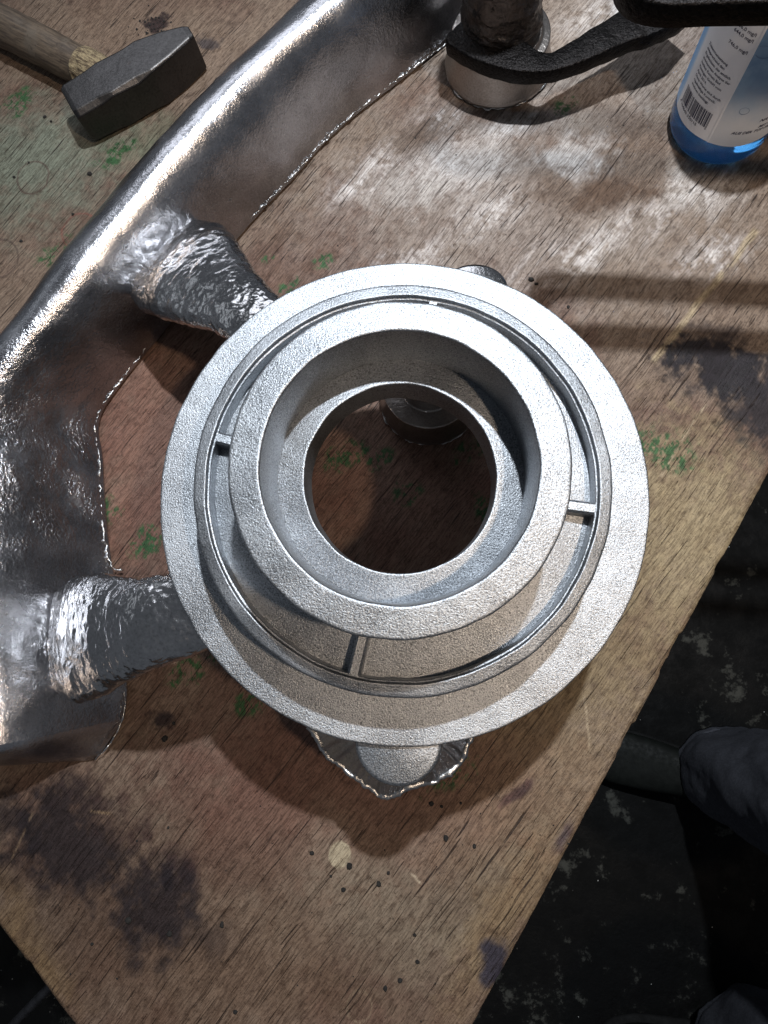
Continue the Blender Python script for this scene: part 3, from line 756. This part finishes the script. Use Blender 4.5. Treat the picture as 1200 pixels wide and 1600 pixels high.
    while i < len(bits):
        if bits[i] == '1':
            j = i
            while j < len(bits) and bits[j] == '1': j += 1
            k = len(vs); lo = 0 if (i < 3 or 44 < i < 50 or i > 91) else .0022
            vs += [(i*mod, lo), (j*mod, lo), (j*mod, zt-zb_), (i*mod, zt-zb_)]; fs.append((k, k+1, k+2, k+3)); i = j
        else: i += 1
    wrap('barcode', vs, fs, ab, zb_)
    text('4 104640 350115', .0045, ab-.05, zb_-.0028, bold=.00005)
    # right panel
    a_r, z_r = on_cyl(1141, 211, .049)
    text('AUS DER TOP FRISC', .0046, a_r, z_r+.001, shear=.3, bold=.0001)
    a_m, z_m = on_cyl(1184, 200, .049); text('MIT K', .0046, a_m, z_m, shear=.3, bold=.0001)
    a_n, z_n = on_cyl(1186, 191, .049); text('NATÜ', .0050, a_n, z_n, shear=.3, bold=.0001)
    # printed drops: thin rings on the label
    for px, py, r in ((1193, 82, .0062), (1163, 174, .0042)):
        a0, z0_ = on_cyl(px, py, .049); vs = []; fs = []
        for k in range(32):
            t_ = 2*math.pi*k/32; wth = .00028*(1+.7*max(0, -math.sin(t_)))
            vs += [(math.cos(t_)*r, math.sin(t_)*r), (math.cos(t_)*(r-wth), math.sin(t_)*(r-wth))]
            fs.append((2*k, (2*k+2) % 64, (2*k+3) % 64, 2*k+1))
        o = wrap('printed_drop', vs, fs, a0, z0_); o.data.materials.clear(); o.data.materials.append(MAT['drop_ink'])
simple('drop_ink', (.10, .18, .34), .5, var=.1)
bottle()

# ------------------------------------------------------------------ person standing at the right: trousers and shoes
FZ = -0.76
def WF(px, py, h): return W(px, py, FZ+h)
def person():
    root = empty('person', tuple(WF(1100, 1200, 0)))
    tag(root, 'person in dark trousers and dark shoes standing beside the bench', 'person')
    def leg(cuff, shoe_toe, heel, seed, top):
        ank = Vector(cuff)
        # trouser leg: folds gather above the hem
        rings = []; NR, NSG = 120, 96
        hem_h = .055
        for i in range(NR):
            f = i/(NR-1); h = hem_h+f*.80
            base = ank.lerp(Vector(top), f); rr = .088+.006*f+.02*max(0, f-.4)-(.0025 if .018 < f < .03 else 0)
            ring = []
            for k in range(NSG):
                t_ = 2*math.pi*k/NSG
                fold = .012*math.exp(-f*5)*math.sin(2*t_+seed+9*f)*min(1, .35+f*6)+.009*math.exp(-f*3)*math.sin(5*t_-8*f+seed*2)*min(1, .2+f*6)+.006*fbm((math.cos(t_)*.3, math.sin(t_)*.3, h*1.5), 6, seed)
                x, y = math.cos(t_)*(rr*1.10+fold), math.sin(t_)*(rr*.92+fold)
                ring.append((base.x+x, base.y+y, FZ+h+.010*math.sin(2*t_+seed)*math.exp(-f*10)))
            rings.append(ring)
        inner_ = [[(ank.x+(p[0]-ank.x)*.94, ank.y+(p[1]-ank.y)*.94, p[2]+.03) for p in rings[0]]]
        loft('trouser_leg', inner_+rings, 'person_cloth', root, caps=True)
        # shoe
        T = Vector(shoe_toe); Hh = Vector(heel); d = (T-Hh); d.z = 0; Ls = d.length; d.normalize(); s = Vector((-d.y, d.x, 0))
        def shoe_rings(stn):
            out = []
            for x, hw, zlo, zhi in stn:
                c0 = Vector((Hh.x, Hh.y, FZ))+d*(x*Ls)
                out.append([c0+s*hw*math.copysign(abs(math.cos(t_))**.7, math.cos(t_))+Vector((0, 0, zlo+(zhi-zlo)*(.5+.5*math.copysign(abs(math.sin(t_))**.75, math.sin(t_))))) for t_ in (2*math.pi*k/36 for k in range(36))])
            return out
        def dense(st): return [tuple(p) for p in resample(st, 40)]
        loft('shoe', shoe_rings(dense([(.0, .018, .022, .07), (.05, .033, .02, .095), (.25, .037, .02, .10), (.42, .039, .02, .085), (.6, .045, .02, .066), (.8, .046, .02, .052), (.93, .036, .02, .049), (.995, .014, .022, .034)])), 'person_shoe', root)
        loft('shoe_sole', shoe_rings(dense([(-.01, .022, .0, .021), (.05, .037, .0, .022), (.3, .039, 0, .022), (.6, .048, 0, .022), (.8, .050, 0, .022), (.94, .040, 0, .022), (1.015, .016, .002, .02)])), 'shoe_sole', root)
    leg(WF(1148, 1205, .06), WF(905, 1165, .0), WF(1160, 1225, .0), 1.0, tuple(WF(1330, 1290, .45)))
    leg(WF(1180, 1625, .06), WF(935, 1625, .0), WF(1215, 1640, .0), 2.6, tuple(WF(1330, 1640, .45)))
person()
for k in ('person_shoe', 'shoe_sole', 'person_cloth'): MAT[k].node_tree.nodes['Principled BSDF'].inputs['Specular IOR Level'].default_value = .12
# stick leaning below the near left edge
o = tube('floor_bar', [W(-60, 1690, -.55), W(15, 1607, -.40), W(80, 1540, -.30), W(160, 1455, -.2)], [.006]*4, 'steel_tube', None, seg=10, nlen=12)
tag(o, 'thin grey steel rod under the near left edge of the bench', 'rod')

# ------------------------------------------------------------------ crumbs of slag scattered on the bench
def crumbs():
    pts = [(487,1333,4), (546,1353,4.5), (537,1390,3.5), (517,1369,2.5), (592,1381,4), (607,1364,2.5), (402//2,1438,5.5), (265,1459,4.5), (347,1445,3.5), (144,1475,3), (368,1581,3.5), (648,1461,2.5), (652,1503,3.5), (625,1532,4), (602,1545,3), (697,1310,4), (741,1322,3), (830,437,5), (838,444,3.5), (70,183,3.5), (80,190,3), (140,272,5), (22,277,3), (114,335,3), (45,254,2), (33,377,3), (888,480,2.5), (258,1154,5), (272,1130,3), (263,1293,2), (214,1314,2), (183,1529,2), (674,1256,4), (690,1260,2.5), (720,1255,2)]
    for i in range(50):
        pts.append((random.gauss(245, 16), random.gauss(40, 11), random.uniform(.8, 2.4)))
    for i in range(60):
        pts.append((random.uniform(0, 900), random.uniform(1250, 1600), random.uniform(.5, 1.3)))
    for i in range(40):
        pts.append((random.uniform(500, 1150), random.uniform(150, 480), random.uniform(.5, 1.4)))
    verts = []; faces = []
    for px, py, r in pts:
        p = W(px, py, 0); R = r*CAMH/F; k = len(verts); s = 7; ph = random.random()*6
        el = random.uniform(.75, 1.4)
        for lvl, (q, z) in enumerate(((1.0, -.0001), (.95, .35*R), (.5, .75*R))):
            for j in range(s):
                a = ph+2*math.pi*j/s; rr = R*q*random.uniform(.75, 1.2)
                verts.append((p.x+math.cos(a)*rr, p.y+math.sin(a)*rr*el, z))
        for l in range(2):
            for j in range(s): faces.append((k+l*s+j, k+l*s+(j+1) % s, k+(l+1)*s+(j+1) % s, k+(l+1)*s+j))
        faces.append(tuple(k+2*s+j for j in range(s)))
    o = mesh_obj('slag_crumbs', verts, faces, 'black_crumb', None, smooth=False)
    tag(o, 'black slag crumbs scattered over the worn bench top', 'crumbs', kind='stuff')
crumbs()
